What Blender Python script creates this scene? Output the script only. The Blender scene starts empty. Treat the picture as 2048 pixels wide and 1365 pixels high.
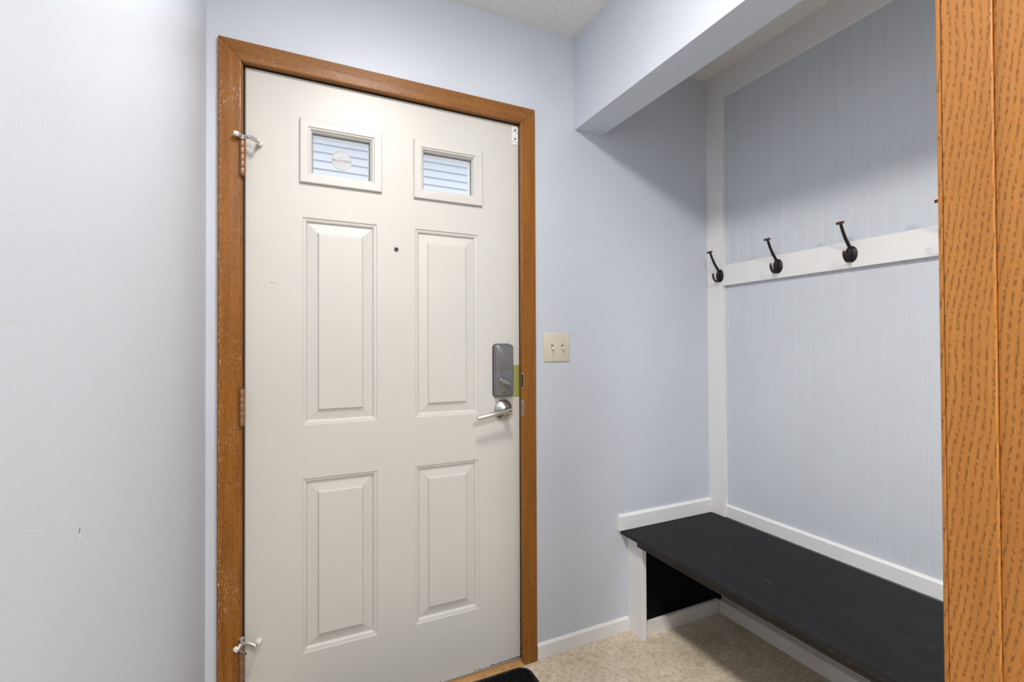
import bpy, bmesh, math, random
from mathutils import Matrix, Vector
random.seed(7)
S = bpy.context.scene
COL = S.collection

# ------------------------------------------------------------------ camera
YAW, PIT, ROL = 0.4402, 0.0103, -0.0042
F_PX, CZ = 943.17, 1.191
fw = Vector((math.sin(YAW)*math.cos(PIT), math.cos(YAW)*math.cos(PIT), math.sin(PIT)))
r0 = Vector((math.cos(YAW), -math.sin(YAW), 0)); u0 = r0.cross(fw)
rr = r0*math.cos(ROL) + u0*math.sin(ROL); uu = -r0*math.sin(ROL) + u0*math.cos(ROL)
cd = bpy.data.cameras.new('camera'); cam = bpy.data.objects.new('camera', cd); COL.objects.link(cam)
cd.sensor_fit = 'HORIZONTAL'; cd.sensor_width = 36; cd.lens = 36*F_PX/2048
cd.clip_start = 0.02
M = Matrix((rr, uu, -fw)).transposed().to_4x4(); M.translation = (0, 0, CZ)
cam.matrix_world = M
S.camera = cam

# ------------------------------------------------------------------ world, exposure
w = bpy.data.worlds.new('sky'); S.world = w; w.use_nodes = True
bg = w.node_tree.nodes['Background']; bg.inputs[0].default_value = (0.93, 0.955, 1.0, 1); bg.inputs[1].default_value = 2.0
S.view_settings.view_transform = 'Standard'; S.view_settings.look = 'None'
S.view_settings.exposure = 0.0; S.view_settings.gamma = 1; S.view_settings.use_curve_mapping = False

def area(name, loc, size, power, color, target=None, shape='RECTANGLE', sy=None):
    l = bpy.data.lights.new(name, 'AREA'); l.shape = shape; l.size = size; l.size_y = sy or size
    l.energy = power; l.color = color
    o = bpy.data.objects.new(name, l); COL.objects.link(o); o.location = loc
    if target is not None:
        o.rotation_euler = (Vector(target)-Vector(loc)).to_track_quat('-Z', 'Y').to_euler()
    return o
# ceiling lamp of the room behind the camera
area('rear_ceiling_lamp_light', (0.32, -1.1, 2.36), 0.30, 60, (1.0, 0.965, 0.92), (0.32, -1.1, 0), 'DISK')
LAMP_POWER = 92          # emission of the flush ceiling lamp's glass (built below)

# ------------------------------------------------------------------ materials
def nt(name):
    m = bpy.data.materials.new(name); m.use_nodes = True
    n = m.node_tree.nodes; return m, n, m.node_tree.links, n['Principled BSDF']
def simple(name, col, rough=0.5, metal=0.0, spec=0.5):
    m, n, l, b = nt(name)
    b.inputs['Base Color'].default_value = (*col, 1); b.inputs['Roughness'].default_value = rough
    b.inputs['Metallic'].default_value = metal; b.inputs['Specular IOR Level'].default_value = spec
    return m
def coords(n, l, scale=(1,1,1), rot=(0,0,0), loc=(0,0,0)):
    tc = n.new('ShaderNodeTexCoord'); mp = n.new('ShaderNodeMapping')
    mp.inputs['Scale'].default_value = scale; mp.inputs['Rotation'].default_value = rot; mp.inputs['Location'].default_value = loc
    l.new(tc.outputs['Object'], mp.inputs['Vector']); return mp.outputs['Vector']
def noise(n, l, vec, scale, detail=3, rough=0.5, dist=0.0):
    t = n.new('ShaderNodeTexNoise'); t.inputs['Scale'].default_value = scale; t.inputs['Detail'].default_value = detail
    t.inputs['Roughness'].default_value = rough; t.inputs['Distortion'].default_value = dist
    l.new(vec, t.inputs['Vector']); return t.outputs['Fac']
def ramp(n, l, fac, stops):
    r = n.new('ShaderNodeValToRGB'); e = r.color_ramp.elements
    while len(e) < len(stops): e.new(0.5)
    for k, (p, c) in enumerate(stops):
        e[k].position = p; e[k].color = (*c, 1) if len(c) == 3 else c
    l.new(fac, r.inputs['Fac']); return r.outputs['Color']
def mix(n, l, fac, a, b, mode='MIX'):
    x = n.new('ShaderNodeMix'); x.data_type = 'RGBA'; x.blend_type = mode
    for s, v in ((x.inputs['Factor'], fac), (x.inputs['A'], a), (x.inputs['B'], b)):
        if isinstance(v, (int, float)): s.default_value = v
        elif isinstance(v, tuple): s.default_value = (*v, 1)
        else: l.new(v, s)
    return x.outputs['Result']
def maths(n, l, op, a, b=0.0, clamp=False):
    x = n.new('ShaderNodeMath'); x.operation = op; x.use_clamp = clamp
    for s, v in ((x.inputs[0], a), (x.inputs[1], b)):
        if isinstance(v, (int, float)): s.default_value = v
        else: l.new(v, s)
    return x.outputs[0]
def bump(n, l, b, h, strength, dist):
    x = n.new('ShaderNodeBump'); x.inputs['Strength'].default_value = strength; x.inputs['Distance'].default_value = dist
    l.new(h, x.inputs['Height']); l.new(x.outputs['Normal'], b.inputs['Normal'])

def paint(name, col, rough=0.5, bs=0.25, scale=110, dist=0.0006, var=0.03):
    m, n, l, b = nt(name); v = coords(n, l)
    f = noise(n, l, v, 2.5, 4)
    c = mix(n, l, ramp(n, l, f, [(0.3, (0,0,0)), (0.7, (1,1,1))]), tuple(x*(1-var) for x in col), tuple(min(1, x*(1+var)) for x in col))
    l.new(c, b.inputs['Base Color']); b.inputs['Roughness'].default_value = rough
    bump(n, l, b, noise(n, l, v, scale, 4, 0.6), bs, dist)
    return m
WALL = paint('pale blue wall paint', (0.585, 0.625, 0.700), 0.42, 0.35, 130, 0.0008)
BEAD = paint('pale blue panel paint', (0.595, 0.632, 0.690), 0.45, 0.1, 200, 0.0003)
TRIM = paint('white trim paint', (0.80, 0.80, 0.805), 0.35, 0.12, 60, 0.0004, 0.02)
DOORP = paint('off white door paint', (0.575, 0.565, 0.535), 0.40, 0.12, 60, 0.0004, 0.02)
# scuffed under-bench trim
def scuffed():
    m, n, l, b = nt('scuffed white trim paint'); v = coords(n, l)
    f = ramp(n, l, noise(n, l, v, 34, 6, 0.7), [(0.60, (0,0,0)), (0.74, (1,1,1))])
    g = ramp(n, l, noise(n, l, v, 5, 3), [(0.35, (0,0,0)), (0.7, (1,1,1))])
    c = mix(n, l, g, (0.78, 0.765, 0.75), (0.70, 0.67, 0.65)); c = mix(n, l, maths(n, l, 'MULTIPLY', f, 0.28), c, (0.46, 0.41, 0.38))
    l.new(c, b.inputs['Base Color']); b.inputs['Roughness'].default_value = 0.45
    return m
SCUFF = scuffed()
def popcorn():
    m, n, l, b = nt('popcorn ceiling texture'); v = coords(n, l)
    a = noise(n, l, v, 130, 5, 0.75); vo = n.new('ShaderNodeTexVoronoi'); vo.inputs['Scale'].default_value = 120; l.new(v, vo.inputs['Vector'])
    h = maths(n, l, 'SUBTRACT', a, maths(n, l, 'MULTIPLY', vo.outputs['Distance'], 0.6))
    l.new(ramp(n, l, a, [(0.3, (0.74, 0.745, 0.735)), (0.6, (0.97, 0.97, 0.965))]), b.inputs['Base Color'])
    b.inputs['Roughness'].default_value = 0.9; bump(n, l, b, h, 0.8, 0.005)
    return m
CEIL = popcorn()
def vinyl():
    m, n, l, b = nt('mottled beige vinyl floor'); v = coords(n, l)
    a = noise(n, l, v, 7, 7, 0.68, 0.5); c2 = noise(n, l, v, 60, 5, 0.75); c3 = noise(n, l, v, 190, 3, 0.7)
    c = ramp(n, l, a, [(0.32, (0.56, 0.45, 0.31)), (0.5, (0.69, 0.59, 0.44)), (0.68, (0.78, 0.70, 0.565))])
    d = ramp(n, l, c2, [(0.36, (0.52, 0.47, 0.42)), (0.52, (1,1,1)), (0.68, (1.18, 1.17, 1.15))])
    c = mix(n, l, 0.60, c, d, 'MULTIPLY')
    e = ramp(n, l, c3, [(0.34, (0.55, 0.5, 0.45)), (0.46, (1,1,1))]); c = mix(n, l, 0.35, c, e, 'MULTIPLY')
    l.new(c, b.inputs['Base Color']); b.inputs['Roughness'].default_value = 0.45
    bump(n, l, b, c2, 0.15, 0.001)
    return m
VINYL = vinyl()
def oak(name, light, dark, pore, axis='Z', F=200.0, amp=3.0, lean=4.0, low=5.0, dash=720.0, stretch=0.10, worn=0.0, rough=0.36, wornside=None, off=0.0, dcut=(0.50, 0.58), bcut=(0.30, 0.80), k=0.62, flow=0.35):
    """oak: growth-ring bands across the board, broken dark pore dashes running along the grain"""
    m, n, l, b = nt(name)
    tc = n.new('ShaderNodeTexCoord'); sx = n.new('ShaderNodeSeparateXYZ'); l.new(tc.outputs['Object'], sx.inputs[0])
    X, Y, Z = sx.outputs
    al, ac, ot = (Z, X, Y) if axis == 'Z' else (X, Z, Y)
    across = maths(n, l, 'ADD', maths(n, l, 'ADD', ac, maths(n, l, 'MULTIPLY', ot, -1.0)), off)
    cb = n.new('ShaderNodeCombineXYZ'); l.new(across, cb.inputs[0]); l.new(al, cb.inputs[2])
    v = cb.outputs[0]
    def mp(sc):
        q = n.new('ShaderNodeMapping'); q.inputs['Scale'].default_value = sc; l.new(v, q.inputs['Vector']); return q.outputs['Vector']
    lo = noise(n, l, mp((1, 1, flow)), low, 2, 0.4)
    ph = maths(n, l, 'ADD', maths(n, l, 'MULTIPLY', across, F), maths(n, l, 'MULTIPLY', al, lean))
    ph = maths(n, l, 'ADD', ph, maths(n, l, 'MULTIPLY', maths(n, l, 'SUBTRACT', lo, 0.5), amp*6))
    jit = noise(n, l, mp((1, 1, 0.5)), 90, 2, 0.5); ph = maths(n, l, 'ADD', ph, maths(n, l, 'MULTIPLY', jit, 0.55))
    band = maths(n, l, 'ADD', maths(n, l, 'MULTIPLY', maths(n, l, 'SINE', maths(n, l, 'MULTIPLY', ph, 2*math.pi)), 0.5), 0.5)
    da = noise(n, l, mp((1, 1, stretch)), dash, 2, 0.55)
    tone = noise(n, l, mp((1, 1, 0.06)), 60, 3, 0.6)
    c = mix(n, l, ramp(n, l, tone, [(0.3, (0,0,0)), (0.7, (1,1,1))]), light, dark)
    c = mix(n, l, maths(n, l, 'MULTIPLY', band, 0.28), c, dark)
    pm = maths(n, l, 'MULTIPLY', ramp(n, l, da, [(dcut[0], (0,0,0)), (dcut[1], (1,1,1))]), ramp(n, l, band, [(bcut[0], (0,0,0)), (bcut[1], (1,1,1))]))
    c = mix(n, l, maths(n, l, 'MULTIPLY', pm, k), c, pore)
    if worn > 0:
        sp = ramp(n, l, noise(n, l, mp((1, 1, 0.25)), 260, 4, 0.75), [(0.56, (0,0,0)), (0.60, (1,1,1))])
        msk = ramp(n, l, noise(n, l, v, 9, 4, 0.6), [(0.50, (0,0,0)), (0.62, (1,1,1))])
        if wornside is not None:
            x0, x1 = wornside
            e = n.new('ShaderNodeMapRange'); e.inputs['From Min'].default_value = x0; e.inputs['From Max'].default_value = x1
            e.inputs['To Min'].default_value = 1; e.inputs['To Max'].default_value = 0; l.new(X, e.inputs['Value'])
            msk = maths(n, l, 'ADD', maths(n, l, 'MULTIPLY', msk, 0.5), e.outputs[0], True)
        c = mix(n, l, maths(n, l, 'MULTIPLY', maths(n, l, 'MULTIPLY', sp, msk), worn), c, (0.62, 0.50, 0.38))
    l.new(c, b.inputs['Base Color']); b.inputs['Roughness'].default_value = rough; b.inputs['Specular IOR Level'].default_value = 0.32
    bump(n, l, b, maths(n, l, 'SUBTRACT', 1.0, pm), 0.3, 0.0006)
    return m
CL, CD, CP = (0.335, 0.126, 0.014), (0.215, 0.075, 0.009), (0.050, 0.017, 0.004)
OAK_V = oak('oak casing upright', CL, CD, CP, 'Z')
OAK_W = oak('oak casing upright worn', CL, CD, CP, 'Z', worn=0.95, wornside=(-0.5215, -0.509))
OAK_H = oak('oak casing head', (0.31, 0.125, 0.026), (0.20, 0.078, 0.017), CP, 'X', worn=0.22, off=0.7)
OAK_S = oak('oak threshold', (0.50, 0.29, 0.115), (0.38, 0.20, 0.075), (0.17, 0.075, 0.028), 'X', worn=0.3)
OAK_N = oak('oak doorway jamb', (0.52, 0.215, 0.046), (0.44, 0.170, 0.034), (0.150, 0.062, 0.015), 'Z', F=185, amp=1.6, lean=-19.0, low=4.0, dash=600, stretch=0.32, rough=0.30, off=0.2, dcut=(0.45, 0.56), bcut=(0.50, 0.88), k=0.66, flow=0.8)
DARK = simple('black weatherstrip rubber', (0.012, 0.010, 0.009), 0.6)
EDGE = simple('grey painted door edge', (0.20, 0.20, 0.19), 0.5)
NICK = simple('satin nickel', (0.62, 0.60, 0.57), 0.26, 1.0)
LOCKM = simple('brushed gunmetal lock', (0.235, 0.235, 0.25), 0.38, 0.85)
LOCKS = simple('satin lock side', (0.62, 0.60, 0.56), 0.35, 0.9)
BRASS = simple('olive brass edge plate', (0.40, 0.40, 0.13), 0.45, 0.35)
COPPER = simple('brown painted hinge', (0.30, 0.155, 0.085), 0.38, 0.55)
BRONZE = simple('oil rubbed bronze', (0.022, 0.020, 0.020), 0.36, 0.6)
BRONZE2 = simple('worn copper edge', (0.16, 0.060, 0.040), 0.40, 0.7)
RUBBER = simple('white rubber', (0.78, 0.77, 0.75), 0.5)
IVORY = simple('ivory plastic', (0.66, 0.615, 0.485), 0.32)
IVORY2 = simple('ivory toggle plastic', (0.74, 0.70, 0.58), 0.3)
HOLE = simple('dark hole', (0.01, 0.01, 0.01), 0.7)
WHITEP = simple('white plastic', (0.80, 0.80, 0.80), 0.4)
STEEL = simple('zinc sweep', (0.45, 0.44, 0.41), 0.4, 0.6)
SIDING = simple('pale blue siding', (0.60, 0.625, 0.675), 0.6)
CONC = simple('pale concrete', (0.80, 0.80, 0.79), 0.8)
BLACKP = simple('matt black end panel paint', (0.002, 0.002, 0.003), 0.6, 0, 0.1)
APRON = simple('dark brown apron', (0.026, 0.020, 0.016), 0.45, 0, 0.3)
def glassm():
    m, n, l, b = nt('window glass'); b.inputs['Base Color'].default_value = (0.96, 0.98, 0.98, 1)
    b.inputs['Roughness'].default_value = 0.0; b.inputs['Transmission Weight'].default_value = 1.0; b.inputs['IOR'].default_value = 1.45
    return m
GLASS = glassm()
def bench_black():
    m, n, l, b = nt('scratched black bench paint')
    v = coords(n, l)
    vg = coords(n, l, (1, 0.22, 1)); f = noise(n, l, vg, 14, 6, 0.65)
    c = ramp(n, l, f, [(0.3, (0.006, 0.0062, 0.0075)), (0.7, (0.013, 0.013, 0.016))])
    vs = coords(n, l, (1, 0.05, 1), (0, 0, 0.25)); s1 = ramp(n, l, noise(n, l, vs, 210, 2, 0.5), [(0.70, (0,0,0)), (0.76, (1,1,1))])
    s2 = ramp(n, l, noise(n, l, v, 11, 3), [(0.50, (0,0,0)), (0.62, (1,1,1))])
    sp = ramp(n, l, noise(n, l, v, 150, 5, 0.8), [(0.66, (0,0,0)), (0.72, (1,1,1))])
    k = maths(n, l, 'MULTIPLY', maths(n, l, 'ADD', s1, sp, True), s2)
    c = mix(n, l, maths(n, l, 'MULTIPLY', k, 0.35), c, (0.34, 0.34, 0.36))
    l.new(c, b.inputs['Base Color']); b.inputs['Roughness'].default_value = 0.52; b.inputs['Specular IOR Level'].default_value = 0.18
    bump(n, l, b, f, 0.15, 0.001)
    return m
BENCH = bench_black()
def bench_edge():
    m, n, l, b = nt('worn plywood edge'); v = coords(n, l, (1, 0.35, 2.2))
    f = ramp(n, l, noise(n, l, v, 170, 5, 0.75), [(0.62, (0,0,0)), (0.66, (1,1,1))])
    c = mix(n, l, maths(n, l, 'MULTIPLY', f, 0.8), (0.009, 0.008, 0.008), (0.34, 0.25, 0.17))
    l.new(c, b.inputs['Base Color']); b.inputs['Roughness'].default_value = 0.5
    return m
PLY = bench_edge()
def matm():
    m, n, l, b = nt('black fibre mat'); v = coords(n, l)
    f = noise(n, l, v, 420, 4, 0.8)
    c = ramp(n, l, f, [(0.3, (0.002, 0.002, 0.002)), (0.60, (0.006, 0.006, 0.0065)), (0.68, (0.17, 0.17, 0.17))])
    l.new(c, b.inputs['Base Color']); b.inputs['Roughness'].default_value = 0.95; b.inputs['Specular IOR Level'].default_value = 0.1; bump(n, l, b, f, 0.8, 0.003)
    return m
MAT = matm()
def lampglass():
    m, n, l, b = nt('lit lamp glass'); b.inputs['Base Color'].default_value = (0.9, 0.9, 0.88, 1)
    b.inputs['Emission Color'].default_value = (1.0, 0.955, 0.90, 1); b.inputs['Emission Strength'].default_value = LAMP_POWER
    return m
LAMPG = lampglass()
def marked(name, base, marks, bs=0.35):
    """wall paint with a few nicks at given places (object coordinates): (centre, radius, colour)"""
    m, n, l, b = nt(name); v = coords(n, l)
    f = noise(n, l, v, 2.5, 4)
    c = mix(n, l, ramp(n, l, f, [(0.3, (0,0,0)), (0.7, (1,1,1))]), tuple(x*0.975 for x in base), tuple(x*1.02 for x in base))
    for ctr, sc, col in marks:
        mp = n.new('ShaderNodeVectorMath'); mp.operation = 'SUBTRACT'; l.new(v, mp.inputs[0]); mp.inputs[1].default_value = ctr
        mu = n.new('ShaderNodeVectorMath'); mu.operation = 'DIVIDE'; l.new(mp.outputs[0], mu.inputs[0]); mu.inputs[1].default_value = sc
        ln = n.new('ShaderNodeVectorMath'); ln.operation = 'LENGTH'; l.new(mu.outputs[0], ln.inputs[0])
        r = ramp(n, l, ln.outputs['Value'], [(0.6, (1,1,1)), (1.0, (0,0,0))])
        c = mix(n, l, r, c, col)
    l.new(c, b.inputs['Base Color']); b.inputs['Roughness'].default_value = 0.40
    bump(n, l, b, noise(n, l, v, 130, 4, 0.6), bs, 0.0008)
    return m
WALL_L = marked('left wall paint with nicks', (0.580, 0.625, 0.705), [((-0.218, 0.7026, 0.981), (0.01, 0.0022, 0.0045), (0.16, 0.15, 0.15)),
    ((-0.218, 0.704, 0.974), (0.01, 0.0022, 0.0035), (0.85, 0.85, 0.85)), ((-0.218, 1.0045, 0.924), (0.01, 0.012, 0.010), (0.56, 0.57, 0.60)),
    ((-0.218, 0.55, 1.2135), (0.01, 0.05, 0.0008), (0.56, 0.57, 0.61))])

# ------------------------------------------------------------------ mesh helpers
def newbm(): return bmesh.new()
def box(bm, x0, x1, y0, y1, z0, z1, bev=0.0, seg=2):
    vs = [bm.verts.new(p) for p in ((x0,y0,z0),(x1,y0,z0),(x1,y1,z0),(x0,y1,z0),(x0,y0,z1),(x1,y0,z1),(x1,y1,z1),(x0,y1,z1))]
    fs = [bm.faces.new([vs[i] for i in q]) for q in ((3,2,1,0),(4,5,6,7),(0,1,5,4),(1,2,6,5),(2,3,7,6),(3,0,4,7))]
    if bev:
        es = {e for f in fs for e in f.edges}
        bmesh.ops.bevel(bm, geom=list(es), offset=bev, segments=seg, affect='EDGES', profile=0.5)
    return vs
def prism(bm, pts, y0, y1, axis='Y', bev=0.0):
    """extrude polygon pts; axis Y: pts are (x,z); axis X: pts (y,z); axis Z: pts (x,y)"""
    def P(a, b, t): return {'Y': (a, t, b), 'X': (t, a, b), 'Z': (a, b, t)}[axis]
    A = [bm.verts.new(P(a, b, y0)) for a, b in pts]; B = [bm.verts.new(P(a, b, y1)) for a, b in pts]
    n = len(pts); fs = [bm.faces.new(A), bm.faces.new(B[::-1])]
    for i in range(n): fs.append(bm.faces.new((A[i], B[i], B[(i+1) % n], A[(i+1) % n])))
    bmesh.ops.recalc_face_normals(bm, faces=fs)
    if bev:
        es = [e for f in fs[:2] for e in f.edges]
        bmesh.ops.bevel(bm, geom=es, offset=bev, segments=2, affect='EDGES', profile=0.5)
def rings(bm, rect, prof, cap=True, base=0.0):
    """nested rectangles (x0,x1,z0,z1) following profile [(inset, y)], facing -Y"""
    x0, x1, z0, z1 = rect; prev = None
    for ins, y in prof:
        q = [bm.verts.new(p) for p in ((x0+ins, base+y, z0+ins), (x1-ins, base+y, z0+ins), (x1-ins, base+y, z1-ins), (x0+ins, base+y, z1-ins))]
        if prev:
            for i in range(4): bm.faces.new((prev[i], prev[(i+1) % 4], q[(i+1) % 4], q[i]))
        prev = q
    if cap: bm.faces.new(prev)
def tube(bm, pts, rad, n=14, flat=1.0, side=None):
    """sweep; side = fixed width direction, flat = width factor along it"""
    pts = [Vector(p) for p in pts]; R = []
    for i, p in enumerate(pts):
        t = (pts[min(i+1, len(pts)-1)]-pts[max(i-1, 0)]).normalized()
        s = Vector(side) if side else (Vector((0,0,1)) if abs(t.z) < 0.9 else Vector((1,0,0)))
        a = (s - t*s.dot(t)).normalized(); b = t.cross(a)
        r = rad[i] if isinstance(rad, (list, tuple)) else rad
        R.append([bm.verts.new(p + a*math.cos(2*math.pi*k/n)*r*flat + b*math.sin(2*math.pi*k/n)*r) for k in range(n)])
    for A, B in zip(R, R[1:]):
        for k in range(n): bm.faces.new((A[k], A[(k+1) % n], B[(k+1) % n], B[k]))
    bm.faces.new(R[0][::-1]); bm.faces.new(R[-1])
def lathe(bm, prof, c, axis='Y', n=32, sa=1.0, sb=1.0):
    """prof [(radius, t)], t along axis from c"""
    R = []
    for r, t in prof:
        ring = []
        for k in range(n):
            a = 2*math.pi*k/n; p, q = r*math.cos(a)*sa, r*math.sin(a)*sb
            v = {'Y': (p, t, q), 'X': (t, p, q), 'Z': (p, q, t)}[axis]
            ring.append(bm.verts.new(Vector(c)+Vector(v)))
        R.append(ring)
    fs = []
    for A, B in zip(R, R[1:]):
        for k in range(n): fs.append(bm.faces.new((A[k], A[(k+1) % n], B[(k+1) % n], B[k])))
    fs += [bm.faces.new(R[0]), bm.faces.new(R[-1][::-1])]
    bmesh.ops.recalc_face_normals(bm, faces=fs)
def rot(bm, vs, c, axis, ang):
    bmesh.ops.rotate(bm, verts=vs, cent=c, matrix=Matrix.Rotation(ang, 3, axis))
def catmull(P, m=6):
    P = [Vector(p) for p in P]; out = []
    for i in range(len(P)-1):
        a, b, c, d = P[max(i-1, 0)], P[i], P[i+1], P[min(i+2, len(P)-1)]
        for k in range(m):
            t = k/m; out.append(0.5*((2*b)+(c-a)*t+(2*a-5*b+4*c-d)*t*t+(3*b-a-3*c+d)*t**3))
    out.append(P[-1]); return out
def obj(name, bm, mat, parent=None, smooth=False, fix=True, origin=None):
    if fix: bmesh.ops.recalc_face_normals(bm, faces=bm.faces[:])
    me = bpy.data.meshes.new(name)
    o = bpy.data.objects.new(name, me); COL.objects.link(o)
    wl = Vector((0, 0, 0))
    if parent is not None:
        wl = parent.get('_wl', None); wl = Vector(wl) if wl is not None else Vector((0,0,0))
        bmesh.ops.translate(bm, verts=bm.verts, vec=-wl); o.parent = parent
        o['_wl'] = tuple(wl)
    elif origin is not None:
        bmesh.ops.translate(bm, verts=bm.verts, vec=-Vector(origin)); o.location = origin; o['_wl'] = tuple(origin)
    if smooth:
        for f in bm.faces: f.smooth = True
        for e in bm.edges:
            if len(e.link_faces) == 2 and e.calc_face_angle(0) > math.radians(38): e.smooth = False
    bm.to_mesh(me); bm.free()
    for m_ in (mat if isinstance(mat, (list, tuple)) else [mat]): me.materials.append(m_)
    return o
def tag(o, label, cat, group=None, kind=None):
    o['label'] = label; o['category'] = cat
    if group: o['group'] = group
    if kind: o['kind'] = kind
    return o
def thing(name, loc, label, cat, group=None, kind=None):
    o = bpy.data.objects.new(name, None); COL.objects.link(o); o.location = loc; o['_wl'] = tuple(loc); o.empty_display_size = 0.05
    return tag(o, label, cat, group, kind)
def struct(name, bm, mat, label, cat='wall', **k):
    return tag(obj(name, bm, mat, **k), label, cat, None, 'structure')

# ------------------------------------------------------------------ dimensions (metres)
D = 1.597; DF = 1.609; H = 2.4225
XL = -0.218; XS, XS2, ZS = 1.0344, 1.166, 2.058
XF, XB = 1.7585, 1.7775                      # face of the stile and rail, face of the beadboard
SX0, SX1, SZ0, SZ1 = -0.1215, 0.7875, 0.012, 2.030   # door slab
ZB = 0.421                                   # bench top
RX = 3.4; RY = -3.6                          # room behind the camera

# ------------------------------------------------------------------ shell
b = newbm(); box(b, XL-0.1, RX+0.1, RY-0.1, D+0.11, -0.1, 0.0); struct('floor', b, VINYL, 'beige mottled stone-look vinyl floor', 'floor')
b = newbm(); box(b, XL-0.1, RX+0.1, RY-0.1, D+0.11, H, H+0.1); struct('ceiling', b, CEIL, 'white popcorn textured ceiling', 'ceiling')
b = newbm(); box(b, XL-0.1, XL, RY, D+0.11, 0, H); struct('wall_left', b, WALL_L, 'pale smooth wall running along the left edge of the photo')
b = newbm()   # wall with the entry door, one mesh with an opening
OX0, OX1, OZ1 = SX0-0.024, SX1+0.024, SZ1+0.024
box(b, XL, OX0, D, D+0.11, 0, H); box(b, OX1, RX, D, D+0.11, 0, H); box(b, OX0, OX1, D, D+0.11, OZ1, H)
struct('wall_back', b, WALL, 'pale blue wall that holds the entry door')
b = newbm(); box(b, XS, XS2, -0.60, D, ZS, H, 0.0015); struct('wall_header', b, WALL, 'boxed pale header beam over the opening of the bench alcove', 'beam')
# beadboard: grooves are real, extruded upright
def beadboard():
    bm = newbm(); ys = []
    y = 0.8765 - 28*0.0515
    prof = [(-0.60, 0)]
    while y < D-0.02:
        if y > -0.59:
            for dy in (-0.0042, 0.0042):
                prof += [(y+dy-0.0013, 0), (y+dy, 0.0010), (y+dy+0.0013, 0)]
        y += 0.0515
    prof.append((D, 0))
    bot = [bm.verts.new((XB+d, yy, 0)) for yy, d in prof]; top = [bm.verts.new((XB+d, yy, H)) for yy, d in prof]
    bb = [bm.verts.new((XB+0.1, yy, 0)) for yy in (-0.60, D)]; bt = [bm.verts.new((XB+0.1, yy, H)) for yy in (-0.60, D)]
    for i in range(len(prof)-1): bm.faces.new((bot[i], bot[i+1], top[i+1], top[i]))
    bm.faces.new((bb[0], bt[0], bt[1], bb[1])); bm.faces.new([bot[0], top[0], bt[0], bb[0]]); bm.faces.new([bot[-1], bb[1], bt[1], top[-1]])
    return bm
struct('wall_right', beadboard(), BEAD, 'pale blue beadboard wall of the bench alcove')
b = newbm(); box(b, 0.575, 0.70, 0.09, 0.2285, 0, H); struct('wall_front', b, WALL, 'short wall end behind the oak jamb')
b = newbm()
box(b, XL, RX, RY-0.1, RY, 0, H)
struct('wall_rear', b, WALL, 'plain wall far behind the viewer')
b = newbm(); box(b, RX, RX+0.1, RY, D+0.11, 0, H); struct('wall_side', b, WALL, 'far side wall of the room behind the viewer')

# trims of the alcove
b = newbm(); box(b, XF, XB, D-0.0885, D, ZB, 2.31, 0.0008); struct('trim_1', b, TRIM, 'white upright corner board of the alcove', 'trim')
b = newbm(); box(b, XF, XB, -0.60, D, 2.31, H, 0.0008); struct('trim_2', b, TRIM, 'white board under the alcove ceiling', 'trim')
b = newbm(); box(b, XF, XB, -0.60, D-0.0885, 1.4568, 1.5484, 0.0012); struct('trim_3', b, TRIM, 'white horizontal rail that carries the coat hooks', 'trim')
def base(pts_a, pts_b, bm, th, z0, z1, axis, top=0.007):
    """baseboard with an eased top edge"""
    if axis == 'X':   # runs along X, face towards -Y at y=pts
        y = pts_b; x0, x1 = pts_a
        prism(bm, [(y+th, z0), (y, z0), (y, z1-top), (y+th*0.35, z1-top*0.35), (y+th*0.75, z1), (y+th, z1)], x0, x1, 'X')
    else:
        x = pts_b; y0, y1 = pts_a
        prism(bm, [(x+th, z0), (x, z0), (x, z1-top), (x+th*0.35, z1-top*0.35), (x+th*0.75, z1), (x+th, z1)], y0, y1, 'Y')
b = newbm(); base((1.2335, XF-0.0005), D-0.015, b, 0.015, ZB+0.0015, 0.4855, 'X'); struct('trim_4', b, TRIM, 'short white trim board above the bench on the door wall', 'trim')
b = newbm(); base((-0.20, D-0.0885), XB-0.0125, b, 0.0125, ZB+0.0015, 0.477, 'Y'); struct('trim_5', b, TRIM, 'long white trim board above the bench on the beadboard wall', 'trim')
b = newbm(); base((0.8495, 1.2825), D-0.012, b, 0.012, 0.0005, 0.0565, 'X'); struct('baseboard_back', b, TRIM, 'white baseboard between the door casing and the bench leg', 'baseboard')
b = newbm(); base((-0.20, 1.519), XB-0.0475, b, 0.0290, 0.0005, 0.0590, 'Y', 0.003); struct('baseboard_right', b, SCUFF, 'scuffed white baseboard under the bench', 'baseboard')
b = newbm(); base((-1.0, D-0.0005), XL, b, -0.012, 0.0005, 0.0565, 'Y'); struct('baseboard_left', b, TRIM, 'white baseboard along the left wall', 'baseboard')

# ------------------------------------------------------------------ oak at the right edge: lining of the doorway the picture is taken from
t = thing('trim_6', (0.55, 0.2, 0), 'honey oak doorway jamb filling the right edge of the photo', 'door jamb', kind='structure')
b = newbm()
prism(b, [(0.575, 0.2300), (0.5535, 0.2300), (0.5508, 0.2284), (0.5500, 0.2266), (0.5500, 0.2254), (0.5509, 0.2250), (0.5509, 0.2246), (0.5500, 0.2242), (0.5500, 0.1905), (0.5508, 0.1896), (0.575, 0.1896)], 0.0, H, 'Z')
obj('casing_board', b, OAK_N, t)
b = newbm(); box(b, 0.5525, 0.575, 0.075, 0.1895, 0.0, H, 0.0008); obj('jamb_board', b, OAK_N, t)

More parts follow.
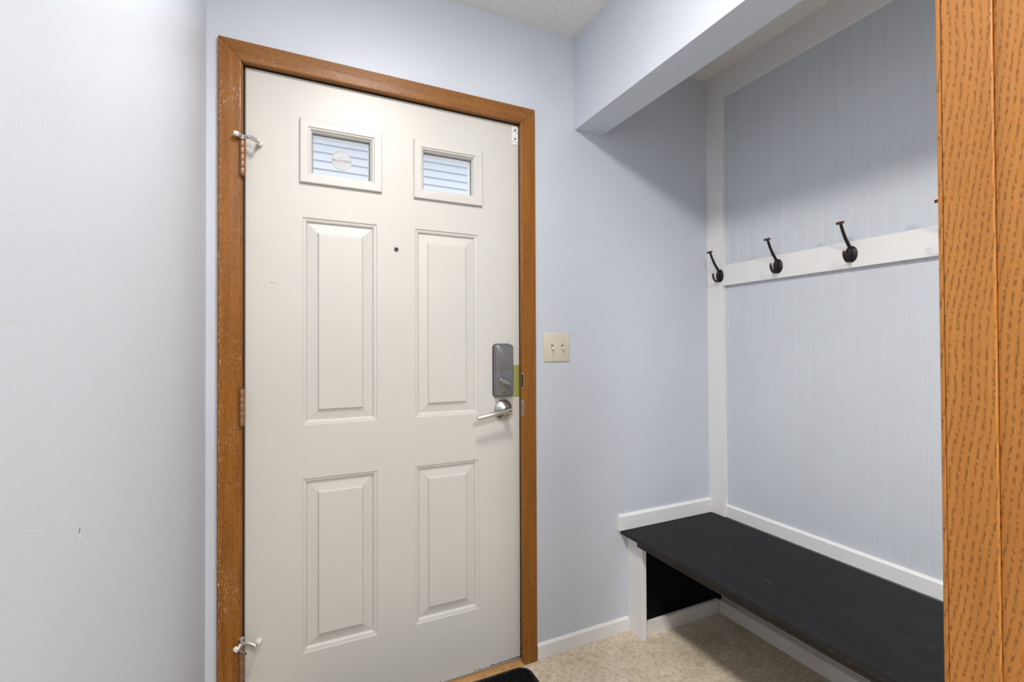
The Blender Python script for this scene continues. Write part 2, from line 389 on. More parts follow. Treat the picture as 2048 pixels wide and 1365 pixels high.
# ------------------------------------------------------------------ entry door casing
t = thing('trim_7', (0.333, D, 0), 'worn orange oak casing around the entry door', 'door casing', kind='structure')
CXL0, CXL1, CXR0, CXR1, CZ0, CZ1 = -0.1885, -0.1290, 0.7860, 0.8470, 2.0325, 2.0935
def cprof(w):     # ranch profile across the width, 0 = outer edge, w = inner: (offset, thickness)
    return [(0, 0.0), (0, 0.012), (0.003, 0.0150), (w*0.5, 0.0153), (w-0.005, 0.0140), (w-0.0015, 0.0128), (w, 0.0105), (w, 0.0)]
def casing(kind):
    bm = newbm(); A, B = [], []
    w = {'l': CXL1-CXL0, 'r': CXR1-CXR0, 't': CZ1-CZ0}[kind]
    for o_, th in cprof(w):
        k = o_/w; zz = CZ1-(CZ1-CZ0)*k; y = D-th
        xl, xr = CXL0+(CXL1-CXL0)*k, CXR1-(CXR1-CXR0)*k
        if kind == 'l': A.append((xl, y, 0)); B.append((xl, y, zz))
        elif kind == 'r': A.append((xr, y, 0)); B.append((xr, y, zz))
        else: A.append((xl+0.0014, y, zz)); B.append((xr-0.0014, y, zz))
    A = [bm.verts.new(p) for p in A]; B = [bm.verts.new(p) for p in B]; n = len(A)
    for i in range(n): bm.faces.new((A[i], B[i], B[(i+1) % n], A[(i+1) % n]))
    bm.faces.new(A); bm.faces.new(B[::-1]); return bm
def unshift(o):   # keep the wood coordinates in room coordinates
    return o
obj('side_casing', casing('l'), OAK_W, t)
obj('side_casing', casing('r'), OAK_V, t)
obj('head_casing', casing('t'), OAK_H, t)
b = newbm()
box(b, OX0, SX0-0.0045, D-0.004, D+0.11, 0, OZ1, 0.0005); obj('jamb', b, OAK_V, t)
b = newbm(); box(b, SX1+0.0045, OX1, D-0.004, D+0.11, 0, OZ1, 0.0005); obj('jamb', b, OAK_V, t)
b = newbm(); box(b, SX0-0.0045, SX1+0.0045, D-0.004, D+0.11, SZ1+0.006, OZ1, 0.0005); obj('head_jamb', b, OAK_H, t)
b = newbm()
box(b, SX0-0.0045, SX0+0.010, DF+0.046, D+0.11, 0.02, SZ1+0.006); box(b, SX1-0.010, SX1+0.0045, DF+0.046, D+0.11, 0.02, SZ1+0.006)
box(b, SX0, SX1, DF+0.046, D+0.11, SZ1-0.010, SZ1+0.006); box(b, SX0-0.0044, SX0-0.0010, DF+0.006, DF+0.044, 0.02, SZ1)
box(b, SX1+0.0010, SX1+0.0044, DF+0.002, DF+0.044, 0.02, SZ1); box(b, SX0, SX1, DF+0.004, DF+0.044, SZ1+0.001, SZ1+0.0058)
obj('weatherstrip', b, DARK, t)
def strike(z0, z1):
    bm = newbm(); y = D-0.0165
    o = [(0.7845, z0), (0.7885, z0+0.0005), (0.7935, z0+0.007), (0.7935, z1-0.007), (0.7885, z1-0.0005), (0.7845, z1)]
    prism(bm, o, y, y+0.0035, 'Y', 0.0008)
    p = obj('strike_plate', bm, NICK, t)
    bm = newbm(); prism(bm, [(0.7848, z0+0.004), (0.7882, z0+0.005), (0.7912, z0+0.010), (0.7912, z1-0.010), (0.7882, z1-0.005), (0.7848, z1-0.004)], y-0.0004, y+0.001, 'Y')
    obj('strike_recess', bm, DARK if z0 > 1 else LOCKM, p)
strike(1.0300, 1.0905); strike(0.9285, 0.9895)
# oak sill in front of the door
t = thing('trim_8', (0.333, D, 0), 'light oak threshold under the entry door', 'threshold', kind='structure')
b = newbm(); prism(b, [(D-0.016, 0.0), (D-0.016, 0.003), (D-0.008, 0.009), (DF+0.0, 0.0105), (D+0.11, 0.0115), (D+0.11, 0.0)], OX0+0.022, SX1+0.004, 'X'); obj('sill_board', b, OAK_S, t)

# ------------------------------------------------------------------ the entry door
t = thing('door_1', (0.333, DF, 0), 'off-white six panel entry door with two small windows and keypad lock', 'door', kind='structure')
cx = [SX0, 0.0355, 0.062, 0.243, 0.2625, 0.3905, 0.4175, 0.6025, 0.6210, SX1]
cz = [SZ0, 0.2385, 0.7785, 0.9455, 1.5970, 1.7385, 1.8710, SZ1]
def slab():
    bm = newbm(); vm = {}
    def V(x, y, z):
        k = (round(x, 5), round(y, 5), round(z, 5))
        if k not in vm: vm[k] = bm.verts.new((x, y, z))
        return vm[k]
    pan = {(1, 4): None, (5, 8): None}
    PROF = [(0, 0), (0.0015, 0.0030), (0.0085, 0.0040), (0.0105, 0.0050), (0.0145, 0.0115), (0.0440, 0.0065), (0.0475, 0.0005), (0.0495, 0.0)]
    YB = DF+0.044
    panels = [(cx[a], cx[c], z0, z1) for a, c in ((1, 4), (5, 8)) for z0, z1 in ((cz[1], cz[2]), (cz[3], cz[4]))]
    for i in range(len(cx)-1):
        for j in range(len(cz)-1):
            xm, zm = (cx[i]+cx[i+1])/2, (cz[j]+cz[j+1])/2
            if any(p[0] < xm < p[1] and p[2] < zm < p[3] for p in panels): continue
            win = (i in (2, 6)) and j == 5
            for y in (DF, YB):
                if not win: bm.faces.new([V(cx[i], y, cz[j]), V(cx[i+1], y, cz[j]), V(cx[i+1], y, cz[j+1]), V(cx[i], y, cz[j+1])])
            if win:
                q = [(cx[i], cz[j]), (cx[i+1], cz[j]), (cx[i+1], cz[j+1]), (cx[i], cz[j+1])]
                for k in range(4):
                    a, c = q[k], q[(k+1) % 4]; bm.faces.new([V(a[0], DF, a[1]), V(c[0], DF, c[1]), V(c[0], YB, c[1]), V(a[0], YB, a[1])])
    # outer edges
    for a, c in zip(cx, cx[1:]):
        for z in (SZ0, SZ1): bm.faces.new([V(a, DF, z), V(c, DF, z), V(c, YB, z), V(a, YB, z)])
    for a, c in zip(cz, cz[1:]):
        for x in (SX0, SX1): bm.faces.new([V(x, DF, a), V(x, DF, c), V(x, YB, c), V(x, YB, a)])
    for p in panels:
        rings(bm, p, PROF, True, DF); f = [bm.verts.new((x, YB, z)) for x, z in ((p[0], p[2]), (p[1], p[2]), (p[1], p[3]), (p[0], p[3]))]; bm.faces.new(f)
    bmesh.ops.remove_doubles(bm, verts=bm.verts, dist=1e-5)
    return bm
obj('slab', slab(), DOORP, t)
b = newbm(); box(b, SX0-0.0006, SX0+0.0026, DF-0.0006, DF+0.003, SZ0, SZ1-0.004); obj('edge_strip', b, EDGE, t)
b = newbm()
box(b, SX0+0.001, SX1-0.001, DF-0.0035, DF+0.003, 0.0115, 0.0185, 0.001); obj('door_sweep', b, STEEL, t)
# ragged dark tears of the sweep at the latch corner
b = newbm()
def chip(bm, x, z, sx, sz, y):
    n_ = random.randint(5, 7); q = []
    for k in range(n_):
        a = 2*math.pi*k/n_; f = random.uniform(0.5, 1.2); q.append((x+math.cos(a)*sx*f, z+math.sin(a)*sz*f))
    prism(bm, q, y, y+0.0012, 'Y')
for k in range(70):
    x = SX1-0.002-abs(random.gauss(0, 0.075)) if k < 55 else random.uniform(SX0+0.3, SX1-0.01)
    s = random.uniform(0.0006, 0.0020); chip(b, x, 0.0190+random.uniform(0, 0.0018), s*2.0, s*0.8, DF-0.0008)
obj('torn_weatherseal', b, DARK, t)
b = newbm()
for k in range(34):
    z = 0.02+abs(random.gauss(0, 0.17)); s = random.uniform(0.0005, 0.0013); chip(b, SX1-s*0.3, z, s, s*3.0, DF-0.0006)
obj('chipped_edge', b, DARK, t)

def frame(x0, x1, z0, z1, zo0, zo1):
    bm = newbm()
    rings(bm, (x0, x1, z0, z1), [(0, 0.0), (0.0, -0.0085), (0.0025, -0.0105), (0.0240, -0.0105), (0.0262, -0.0072), (0.0300, -0.0066), (0.0365, 0.0040), (0.0372, 0.0085), (0.0372, 0.0110)], False, DF)
    fr = obj('window_frame', bm, DOORP, t)
    bm = newbm()
    i = 0.0395; hx0, hx1, hz0, hz1 = x0+0.0345, x1-0.0345, z0+0.0345, z1-0.0345
    # outer glazing rim of white vinyl
    for a in ((x0+0.030, x0+0.0375, z0+0.030, z1-0.030), (x1-0.0375, x1-0.030, z0+0.030, z1-0.030), (x0+0.0375, x1-0.0375, z0+0.030, z0+0.0375), (x0+0.0375, x1-0.0375, z1-0.0375, z1-0.030)):
        box(bm, a[0], a[1], DF+0.0175, DF+0.050, a[2], a[3])
    obj('outer_rim', bm, WHITEP, fr)
    bm = newbm()
    for a in ((x0+0.0372, x0+0.0390, z0+0.0372, z1-0.0372), (x1-0.0390, x1-0.0372, z0+0.0372, z1-0.0372), (x0+0.039, x1-0.039, z0+0.0372, z0+0.0388), (x0+0.039, x1-0.039, z1-0.0390, z1-0.0372)):
        box(bm, a[0], a[1], DF+0.0165, DF+0.0185, a[2], a[3])
    obj('glazing_bead', bm, EDGE, fr)
    bm = newbm(); box(bm, x0+0.0335, x1-0.0335, DF+0.0112, DF+0.0160, z0+0.0335, z1-0.0335)
    obj('glass_pane', bm, GLASS, fr)
    return fr
frL = frame(0.0275, 0.2775, 1.7045, 1.9060, 0, 0)
frR = frame(0.3850, 0.6365, 1.7020, 1.9060, 0, 0)

# round sticker on the left pane
sc_ = Vector((0.1525, DF+0.0108, 1.7955)); SR = 0.0318
b = newbm(); lathe(b, [(SR, 0.0), (SR, -0.0003)], sc_, 'Y', 48)
def stickm():
    m, n, l, bb = nt('milky sticker film'); bb.inputs['Base Color'].default_value = (0.60, 0.63, 0.64, 1)
    bb.inputs['Roughness'].default_value = 0.5; bb.inputs['Transmission Weight'].default_value = 0.0; bb.inputs['Alpha'].default_value = 0.72
    return m
st = obj('sticker', b, stickm(), t); st['label'] = 'round security-style sticker on the left glass'
st['label'] = 'round white sticker with fine print'
b = newbm()
n_ = 48; ro, ri = SR-0.0012, SR-0.0021
for k in range(n_):
    a0, a1 = 2*math.pi*k/n_, 2*math.pi*(k+1)/n_
    q = [b.verts.new((sc_.x+r_*math.cos(a_), sc_.y-0.0006, sc_.z+r_*math.sin(a_))) for r_, a_ in ((ri, a0), (ro, a0), (ro, a1), (ri, a1))]
    b.faces.new(q)
obj('printed_ring', b, simple('sticker ring ink', (0.33, 0.24, 0.22), 0.6), st)
INK = simple('sticker dark ink', (0.10, 0.11, 0.10), 0.6); INKR = simple('sticker red ink', (0.60, 0.12, 0.10), 0.6); INKG = simple('sticker pale ink', (0.38, 0.40, 0.45), 0.6)
def scribble(bm, x0, x1, z, h, pitch, wt):
    x = x0
    while x < x1-pitch*0.5:
        y = sc_.y-0.0007; k = random.random()
        def bar(a0, a1, c0, c1): 
            q = [bm.verts.new(p) for p in ((a0, y, c0), (a1, y, c0), (a1, y, c1), (a0, y, c1))]; bm.faces.new(q)
        g = pitch*0.62
        bar(x, x+wt, z, z+h)
        if k < 0.75: bar(x+wt, x+g, z+h*random.choice((0, 0.45, 0.8)), z+h*random.choice((0.2, 0.62, 1.0))) if False else bar(x+wt, x+g, z+h*0.8, z+h)
        if k > 0.3: bar(x+wt, x+g, z+h*0.0, z+h*0.2)
        if 0.2 < k < 0.8: bar(x+g-wt, x+g, z+h*0.2, z+h*0.8)
        x += pitch*(1.0 if random.random() < 0.85 else 1.5)
b = newbm()
scribble(b, sc_.x-0.0285, sc_.x-0.0170, sc_.z-0.0004, 0.0040, 0.0029, 0.0008); scribble(b, sc_.x+0.0070, sc_.x+0.0285, sc_.z-0.0004, 0.0036, 0.0027, 0.0007)
q = [b.verts.new((sc_.x+a, sc_.y-0.0007, sc_.z+c)) for a, c in ((-0.028, -0.0026), (0.027, -0.0026), (0.027, -0.0017), (-0.028, -0.0017))]; b.faces.new(q)
obj('dark_print', b, INK, st)
b = newbm(); scribble(b, sc_.x-0.0150, sc_.x+0.0062, sc_.z-0.0003, 0.0042, 0.0029, 0.0008); obj('red_print', b, INKR, st)
b = newbm()
for a, c, zz, hh, pp in ((-0.004, 0.004, 0.0185, 0.0022, 0.0021), (-0.022, 0.023, 0.0100, 0.0018, 0.0019), (-0.013, 0.013, -0.0105, 0.0020, 0.0018), (-0.014, 0.012, -0.0175, 0.0013, 0.0017), (-0.011, 0.011, -0.0212, 0.0013, 0.0017)):
    scribble(b, sc_.x+a, sc_.x+c, sc_.z+zz, hh, pp, 0.0004)
obj('pale_print', b, INKG, st)

# peephole
b = newbm(); lathe(b, [(0.0082, 0.0), (0.0082, -0.0015), (0.0070, -0.0030), (0.0055, -0.0030), (0.0050, -0.0012)], (0.3258, DF, 1.5195), 'Y', 28); ph = obj('peephole', b, LOCKM, t, True)
b = newbm(); lathe(b, [(0.0052, -0.0012), (0.0050, -0.0022)], (0.3258, DF, 1.5195), 'Y', 24); obj('lens', b, HOLE, ph)
# small dent under the left windows
b = newbm(); tube(b, [(-0.058, DF-0.0001, 1.3870), (-0.050, DF-0.0002, 1.3880), (-0.0395, DF-0.0001, 1.3855)], [0.0005, 0.0010, 0.0005], 6); obj('scratch', b, simple('scratch', (0.45, 0.42, 0.38), 0.6), t)

# white mounting plate at the top corner
b = newbm(); box(b, 0.7602, 0.7868, DF-0.0024, DF, 1.9555, 2.0245, 0.0006)
mp = obj('mounting_plate', b, WHITEP, t); mp['label'] = 'bright white plastic plate with screw holes'
b = newbm()
for x, z, r_ in ((0.7735, 2.0105, 0.0034), (0.7735, 1.9770, 0.0034), (0.7665, 2.0035, 0.0017), (0.7812, 2.0020, 0.0017), (0.7665, 1.9655, 0.0017), (0.7812, 1.9640, 0.0017)):
    lathe(b, [(r_, 0.0), (r_, -0.0004)], (x, DF-0.0023, z), 'Y', 16)
obj('screw_hole', b, HOLE, mp)

# hinges
HX, HY = -0.1262, 1.5785
def hinge(z0, z1, n=5):
    bm = newbm(); seg = (z1-z0)/n
    for k in range(n): lathe(bm, [(0.0070, k*seg+0.0004), (0.0074, k*seg+0.0012), (0.0074, (k+1)*seg-0.0012), (0.0070, (k+1)*seg-0.0004)], (HX, HY, z0), 'Z', 20)
    box(bm, HX-0.0010, HX+0.0022, HY+0.003, DF+0.004, z0+0.001, z1-0.001)
    h = obj('hinge', bm, COPPER, t, True)
    bm = newbm(); lathe(bm, [(0.0045, -0.003), (0.0058, -0.001), (0.0058, 0.0004)], (HX, HY, z0), 'Z', 16); lathe(bm, [(0.0058, 0), (0.0058, 0.002), (0.0035, 0.0035)], (HX, HY, z1), 'Z', 16)
    obj('hinge_pin', bm, COPPER, h, True)
    return h
hinge(1.6955, 1.7960); hinge(0.9630, 1.0665); hinge(0.2250, 0.3270)
# hinge pin door stops
def stop(z, up):
    bm = newbm()
    lathe(bm, [(0.0095, -0.0055), (0.0095, 0.0055)], (HX, HY, z), 'Z', 20)
    # arm towards the door with a ball end, arm towards the casing with a threaded rod
    e1 = (-0.0915, 1.5620, z-0.008) if not up else (-0.0845, 1.5620, z-0.009); e2 = (-0.1335, 1.5640, z-0.010 if not up else z+0.004)
    tube(bm, [(HX, HY-0.004, z), ((HX+e1[0])/2, 1.5665, z+0.001), e1], [0.0042, 0.0036, 0.0040], 12, 1.4, (0, 0, 1))
    tube(bm, [(HX, HY-0.004, z), e2], [0.0042, 0.0040], 12, 1.4, (0, 0, 1))
    s = obj('door_stop', bm, NICK, t, True)
    A_ = Vector(e1); B_ = Vector((e1[0]+(0.009 if not up else 0.002), DF-0.0005, e1[2]-(0.014 if not up else -0.011))); d0 = (B_-A_).normalized()
    bm = newbm(); tube(bm, [A_-d0*0.0070, A_-d0*0.0055, A_-d0*0.001, A_+d0*0.003, A_+d0*0.004, B_-d0*0.012], [0.0015, 0.0045, 0.0056, 0.0050, 0.0028, 0.0028], 18)
    obj('stop_bolt', bm, NICK, s, True)
    bm = newbm(); tube(bm, [B_-d0*0.0150, B_-d0*0.0120, B_], [0.0070, 0.0080, 0.0082], 20); obj('rubber_tip', bm, RUBBER, s, True)
    bm = newbm(); d_ = Vector((0.021, -0.024, -0.002)) if not up else Vector((0.024, -0.006, -0.004))
    c_ = Vector(e2)
    tube(bm, [c_-d_*0.1, c_+d_], [0.0022, 0.0022], 12); tube(bm, [c_+d_*0.93, c_+d_], [0.0030, 0.0030], 12); obj('threaded_rod', bm, NICK, s, True)
    bm = newbm(); q_ = -d_.normalized(); 
    tube(bm, [c_+q_*0.001, c_+q_*0.0022, c_+q_*0.0118, c_+q_*0.013], [0.0058, 0.0072, 0.0072, 0.0062], 20); obj('rubber_tip', bm, RUBBER, s, True)
stop(0.3330, False); stop(1.8035, True)
b = newbm(); lathe(b, [(0.0045, 0), (0.0045, 0.007), (0.0075, 0.0075), (0.0075, 0.0095), (0.0060, 0.0105)], (HX, HY, 0.3385), 'Z', 18); obj('hinge_pin_head', b, STEEL, t, True)

# deadbolt with interior battery box
def rrect(x0, x1, z0, z1, r, ins, seg=6):
    """r = radii bl, br, tr, tl"""
    x0 += ins; x1 -= ins; z0 += ins; z1 -= ins; P = []
    for (cx_, cz_, a0, rd) in ((x0, z0, 180, r[0]), (x1, z0, 270, r[1]), (x1, z1, 0, r[2]), (x0, z1, 90, r[3])):
        rd = max(rd-ins, 0.0006); sx = 1 if cx_ == x0 else -1; sz = 1 if cz_ == z0 else -1
        c_ = (cx_+sx*rd, cz_+sz*rd)
        for k in range(seg+1):
            a = math.radians(a0+90*k/seg); P.append((c_[0]+rd*math.cos(a), c_[1]+rd*math.sin(a)))
    return P
def shellbox(bm, x0, x1, z0, z1, r, prof, kb=1.0, kt=1.0):
    prev = None; fs = []
    for ins, y in prof:
        P = rrect(x0, x1, z0-ins*(1-kb), z1+ins*(1-kt), r, ins); ring = [bm.verts.new((px, DF+y, pz)) for px, pz in P]
        if prev:
            for k in range(len(ring)): fs.append(bm.faces.new((prev[k], prev[(k+1) % len(ring)], ring[(k+1) % len(ring)], ring[k])))
        else: fs.append(bm.faces.new(ring))
        prev = ring
    fs.append(bm.faces.new(prev)); return fs
LX0, LX1, LZ0, LZ1, LS = 0.6790, 0.7535, 1.0040, 1.1975, 1.1035
lk = obj('lock_housing', (lambda bm: (shellbox(bm, LX0, LX1, LZ0, LS-0.0004, (0.012, 0.012, 0.0006, 0.0006), [(0, 0), (0, -0.017), (0.0012, -0.022), (0.0040, -0.0262), (0.0075, -0.0280)], 1, 0), bm)[1])(newbm()), LOCKM, t, True)
lk['label'] = 'brushed grey deadbolt housing'
b = newbm(); shellbox(b, LX0, LX1, LS+0.0004, LZ1, (0.0006, 0.0006, 0.014, 0.014), [(0, 0), (0, -0.017), (0.0012, -0.022), (0.0040, -0.0262), (0.0075, -0.0280)], 0, 1); obj('battery_cover', b, LOCKM, lk, True)
b = newbm(); box(b, LX0+0.006, LX1-0.006, DF-0.018, DF-0.005, LS-0.003, LS+0.003); obj('seam', b, HOLE, lk)
b = newbm(); shellbox(b, LX0-0.0018, LX1+0.0012, LZ0-0.0018, LZ1+0.0018, (0.013, 0.013, 0.015, 0.015), [(0, 0.0), (0, -0.0035), (0.0008, -0.0040)]); obj('back_plate', b, DARK, lk, True)
b = newbm(); c0 = Vector((0.7115, DF-0.0280, 1.0585))
lathe(b, [(0.0105, 0.001), (0.0100, -0.0025), (0.008, -0.004)], c0, 'Y', 24)
vs_before = set(b.verts)
shell = []
box(b, c0.x-0.0245, c0.x+0.0205, c0.y-0.0145, c0.y-0.003, c0.z-0.0062, c0.z+0.0062, 0.0016)
vs = [v for v in b.verts if v not in vs_before]; rot(b, vs, c0, 'Y', math.radians(27)); tt = obj('thumb_turn', b, simple('thumb turn metal', (0.36, 0.36, 0.36), 0.32, 0.9), lk, True)
b = newbm(); lathe(b, [(0.0032, 0.0006), (0.0032, -0.0006), (0.0018, -0.0002)], (0.7115, DF-0.0280, 1.0185), 'Y', 18); obj('screw', b, DARK, lk, True)
b = newbm(); prism(b, [(0.690, 0.9995), (SX1+0.0007, 0.9995), (SX1+0.0007, 1.1185), (0.690, 1.1185)], DF-0.0016, DF, 'Y', 0.0004)
box(b, SX1-0.001, SX1+0.0012, DF-0.0016, DF+0.043, 0.9995, 1.1185); bp = obj('edge_plate', b, BRASS, t); bp['label'] = 'yellow-green brass edge reinforcing plate'
# lever handle
rc = Vector((0.7190, DF, 0.9545))
b = newbm(); lathe(b, [(0.0355, 0.0), (0.0365, -0.002), (0.0365, -0.0085), (0.0345, -0.0110), (0.0130, -0.0290), (0.0105, -0.0310), (0.0105, -0.0450)], rc, 'Y', 48); hd = obj('handle_rose', b, NICK, t, True)
b = newbm(); lathe(b, [(0.0085, -0.044), (0.0112, -0.0460), (0.0116, -0.0500), (0.0116, -0.0640), (0.0105, -0.0665), (0.0065, -0.0668), (0.0060, -0.0655)], rc, 'Y', 28); obj('hub', b, NICK, hd, True)
b = newbm(); lathe(b, [(0.0030, -0.0650), (0.0030, -0.0664)], rc, 'Y', 12); obj('key_slot', b, HOLE, hd)
b = newbm(); tube(b, [rc+Vector(p) for p in ((-0.002, -0.0570, 0.0005), (-0.0400, -0.0575, -0.0050), (-0.1230, -0.0585, -0.0180), (-0.1242, -0.0585, -0.0182))], [0.0078, 0.0080, 0.0080, 0.0070], 24); obj('lever', b, NICK, hd, True)
b = newbm(); box(b, rc.x-0.013, rc.x+0.013, DF-0.0100, DF-0.0015, rc.z+0.0335, rc.z+0.0375, 0.001); obj('rose_notch', b, LOCKM, hd)

# ------------------------------------------------------------------ light switch
t = thing('light_switch', (0.9443, D, 1.128), 'ivory double toggle light switch on the wall right of the door', 'light switch')
b = newbm(); rings(b, (0.8868, 1.0022, 1.1280, 1.2400), [(0, 0), (0, -0.0022), (0.0022, -0.0046), (0.0060, -0.0058)], True, D); 
pl = obj('wall_plate', b, IVORY, t, True)
for k, x in enumerate((0.9225, 0.9680)):
    b = newbm(); box(b, x-0.0052, x+0.0052, D-0.0061, D-0.004, 1.1745, 1.1945); sl = obj('toggle_slot', b, simple('slot shade', (0.06, 0.05, 0.04), 0.6) if k == 0 else bpy.data.materials['slot shade'], t)
    b = newbm(); box(b, x-0.0044, x+0.0044, D-0.0070, D-0.004, 1.1745, 1.1895, 0.0006)
    vb = set(b.verts); box(b, x-0.0034, x+0.0034, D-0.0185, D-0.005, 1.1790, 1.1860, 0.0012); rot(b, [v for v in b.verts if v not in vb], (x, D-0.006, 1.1825), 'X', math.radians(28))
    tg = obj('toggle', b, IVORY2, t, True)
    for z in (1.2145, 1.1535):
        b = newbm(); lathe(b, [(0.0034, 0), (0.0032, -0.0008), (0.0018, -0.0012)], (x, D-0.0057, z), 'Y', 16)
        s_ = obj('screw', b, IVORY, t, True)
        b = newbm(); box(b, x-0.0022, x+0.0022, D-0.00715, D-0.0066, z-0.0004, z+0.0004); obj('screw_slot', b, HOLE, s_)

# ------------------------------------------------------------------ coat hooks
def hook(loc, label):
    t = thing('coat_hook', loc, label, 'coat hook', 'black double coat hooks on the white rail')
    c = Vector(loc)
    bm = newbm()
    lathe(bm, [(1.0, 0.0), (1.0, -0.0022), (0.93, -0.0040), (0.70, -0.0058), (0.35, -0.0070), (0.05, -0.0074)], (0, 0, 0), 'X', 36, 0.0205, 0.0285)
    tube(bm, [(-0.0040, 0, -0.0245), (-0.0088, 0, -0.012), (-0.0098, 0, 0.0), (-0.0090, 0, 0.014), (-0.0050, 0, 0.024)], [0.0020, 0.0028, 0.0030, 0.0030, 0.0028], 10)
    bmesh.ops.translate(bm, verts=bm.verts, vec=c); pl = obj('plate', bm, BRONZE, t, True)
    for sy_ in (-1, 1):
        bm = newbm(); lathe(bm, [(0.0030, 0.001), (0.0028, -0.0010), (0.0012, -0.0018)], c+Vector((-0.0052, sy_*0.0125, 0.0)), 'X', 14); obj('screw', bm, BRONZE2, pl, True)
    P = catmull([(-0.003, 0, 0.014), (-0.014, 0, 0.029), (-0.031, 0, 0.049), (-0.046, 0, 0.072), (-0.057, 0, 0.094), (-0.0625, 0, 0.102)])
    n_ = len(P); bm = newbm(); tube(bm, P, [0.0052-0.0012*k/(n_-1) for k in range(n_)], 12, 1.15, (0, 1, 0)); bmesh.ops.translate(bm, verts=bm.verts, vec=c); ua = obj('upper_arm', bm, BRONZE, t, True)
    bm = newbm(); box(bm, -0.0685, -0.0575, -0.0115, 0.0115, 0.0975, 0.1065, 0.0018); rot(bm, bm.verts[:], (-0.063, 0, 0.102), 'Y', math.radians(-20)); bmesh.ops.translate(bm, verts=bm.verts, vec=c); obj('arm_tip', bm, BRONZE2, ua, True)
    P = catmull([(-0.003, 0, -0.021), (-0.017, 0, -0.0265), (-0.031, 0, -0.0235), (-0.0405, 0, -0.012), (-0.0430, 0, -0.001), (-0.0430, 0, 0.0035)])
    n_ = len(P); bm = newbm(); tube(bm, P, [0.0040]*n_, 12, 1.15, (0, 1, 0)); bmesh.ops.translate(bm, verts=bm.verts, vec=c); la = obj('lower_arm', bm, BRONZE, t, True)
    bm = newbm(); tube(bm, [(-0.0430, 0, 0.0010), (-0.0430, 0, 0.0065), (-0.0430, 0, 0.0090)], [0.0047, 0.0046, 0.0026], 14); bmesh.ops.translate(bm, verts=bm.verts, vec=c); obj('arm_tip', bm, BRONZE2, la, True)
    return t
for y_, lab in ((1.5245, 'black coat hook nearest the corner, screwed on the white upright board'),
                (1.2445, 'black coat hook on the rail, second from the corner'),
                (0.9730, 'largest fully visible black coat hook, third from the corner'),
                (0.7000, 'dark coat hook mostly hidden behind the oak jamb')):
    if y_ > 1.5: hook((XF-0.0, y_, 1.5035), lab)
    else: hook((XF, y_, 1.5035), lab)

# ------------------------------------------------------------------ storage bench
t = thing('storage_bench', (1.50, 0.9, 0), 'built-in entry bench with scratched black top and white leg', 'bench')
b = newbm(); box(b, 1.2500, XF-0.0005, -0.20, D-0.0005, ZB-0.0165, ZB, 0.0012)
top = obj('seat_top', b, BENCH, t)
b = newbm(); box(b, 1.2490, 1.2502, -0.20, D-0.0010, ZB-0.0160, ZB-0.0012); obj('worn_edge', b, PLY, top)
b = newbm(); box(b, 1.2560, 1.2760, -0.20, 1.5025, ZB-0.0365, ZB-0.0167, 0.001); obj('apron', b, APRON, t)
b = newbm(); box(b, 1.2830, 1.3035, 1.5025, D-0.0005, 0.0, ZB-0.0167, 0.0012); obj('leg', b, TRIM, t)
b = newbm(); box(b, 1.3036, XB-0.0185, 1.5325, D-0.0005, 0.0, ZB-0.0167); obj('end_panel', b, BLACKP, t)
b = newbm(); base((1.3036, XB-0.0480), 1.5200, b, 0.012, 0.0, 0.0590, 'X', 0.003); obj('end_skirting', b, SCUFF, t)
b = newbm(); box(b, XB-0.0180, XB-0.0005, -0.20, 1.5320, 0.0, ZB-0.0167); obj('back_panel', b, SCUFF, t)

# ------------------------------------------------------------------ doormat
def mat_mesh():
    x0, x1, y0, y1, r = 0.02, 0.797, 1.10, 1.5745, 0.045
    P = []
    for (cx_, cy_, a0) in ((x0+r, y0+r, 180), (x1-r, y0+r, 270), (x1-r, y1-r, 0), (x0+r, y1-r, 90)):
        for k in range(9):
            a = math.radians(a0+90*k/8); P.append((cx_+r*math.cos(a), cy_+r*math.sin(a)))
    bm = newbm(); prism(bm, P, 0.0, 0.006, 'Z'); return bm
t = thing('doormat', (0.41, 1.33, 0), 'black speckled doormat with rounded corners in front of the door', 'doormat')
obj('backing', mat_mesh(), simple('black rubber backing', (0.010, 0.010, 0.010), 0.6), t)
def pile():
    bm = newbm(); x0, x1, y0, y1, r = 0.028, 0.789, 1.108, 1.5665, 0.04; nx, ny = 230, 140; G = {}
    def inside(x, y):
        dx = max(x0+r-x, x-(x1-r), 0); dy = max(y0+r-y, y-(y1-r), 0); return dx*dx+dy*dy <= r*r
    for i in range(nx+1):
        for j in range(ny+1):
            x = x0+(x1-x0)*i/nx; y = y0+(y1-y0)*j/ny
            if inside(x, y): G[i, j] = bm.verts.new((x+random.uniform(-.0009, .0009), y+random.uniform(-.0009, .0009), 0.0085+random.uniform(-0.0018, 0.0022)))
    for i in range(nx):
        for j in range(ny):
            q = [G.get(k) for k in ((i, j), (i+1, j), (i+1, j+1), (i, j+1))]
            if all(q): bm.faces.new(q)
    ed = [e for e in bm.edges if len(e.link_faces) == 1]
    ex = bmesh.ops.extrude_edge_only(bm, edges=ed)['geom']
    for v in ex:
        if isinstance(v, bmesh.types.BMVert): v.co.z = 0.0055
    return bm
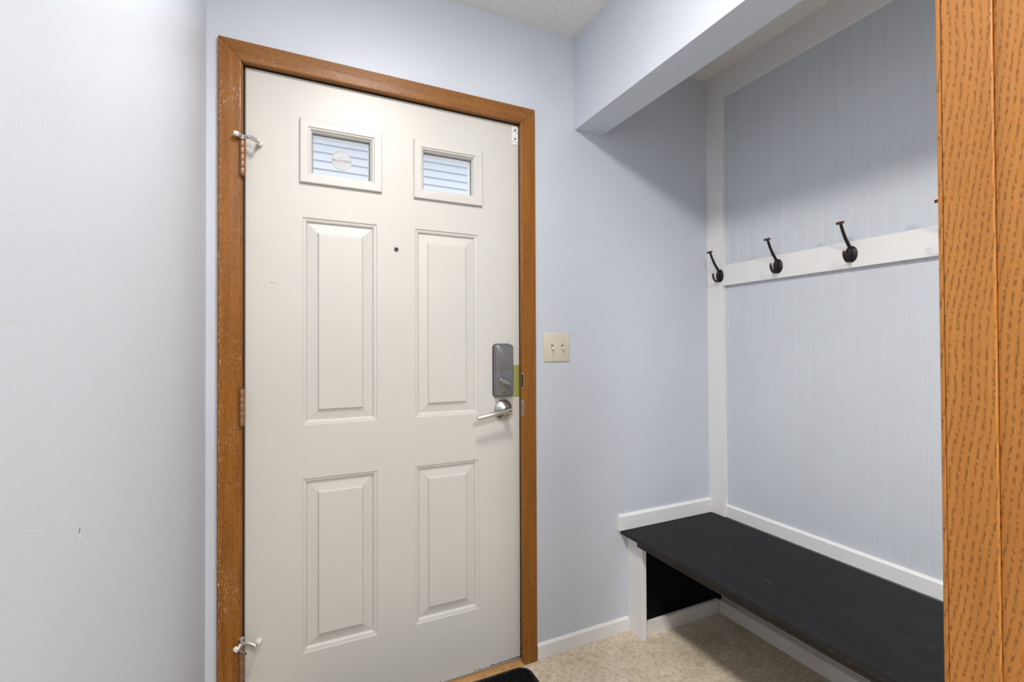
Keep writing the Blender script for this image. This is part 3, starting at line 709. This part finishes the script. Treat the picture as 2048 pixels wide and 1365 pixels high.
obj('pile', pile(), MAT, t, fix=False)

# ------------------------------------------------------------------ ceiling lamps (above the frame; they light the entry)
def ceiling_lamp(x, y, label, glass):
    t = thing('ceiling_light', (x, y, H), label, 'ceiling light')
    bm = newbm(); lathe(bm, [(0.165, 0.0), (0.165, -0.042), (0.160, -0.046), (0.152, -0.046)], (x, y, H), 'Z', 40); obj('base_ring', bm, TRIM, t, True)
    bm = newbm(); lathe(bm, [(0.151, -0.030), (0.148, -0.048), (0.120, -0.058), (0.080, -0.066), (0.035, -0.070), (0.006, -0.0705)], (x, y, H), 'Z', 36); obj('glass_dome', bm, glass, t, True)
    bm = newbm(); lathe(bm, [(0.009, -0.0705), (0.009, -0.076), (0.005, -0.084)], (x, y, H), 'Z', 16); obj('finial', bm, NICK, t, True)
ceiling_lamp(0.32, 0.68, 'round flush ceiling light of the entry, above the frame', LAMPG)

# ------------------------------------------------------------------ outside: neighbouring wall with lap siding, seen through the door windows
def siding():
    bm = newbm(); Y0 = 6.0; x0, x1 = -4.0, 9.0; z = -0.1; prof = []
    k = 0.1; zt = 3.70; z = zt-38*k
    while z < zt-0.001:
        prof += [(Y0-0.016, z+0.0), (Y0-0.001, z+k-0.017), (Y0+0.016, z+k-0.014), (Y0+0.016, z+k-0.0005)]; z += k
    prof += [(Y0, zt+0.6), (Y0+0.1, zt+0.6), (Y0+0.1, -0.1)]
    A = [bm.verts.new((x0, a, c)) for a, c in prof]; B = [bm.verts.new((x1, a, c)) for a, c in prof]
    for i in range(len(prof)-1): bm.faces.new((A[i], B[i], B[i+1], A[i+1]))
    return bm
b = siding(); struct('wall_outside', b, SIDING, 'pale blue lap siding seen through the door windows')
b = newbm(); box(b, -4, 9, 5.60, 6.1, 3.705, 3.86); struct('trim_9', b, WHITEP, 'white eave over the siding outside', 'eave')
b = newbm(); box(b, -4, 9, D+0.11, 6.1, -0.2, -0.1); struct('floor_outside', b, CONC, 'concrete ground outside the door', 'ground')

for o in COL.objects:
    if '_wl' in o: del o['_wl']
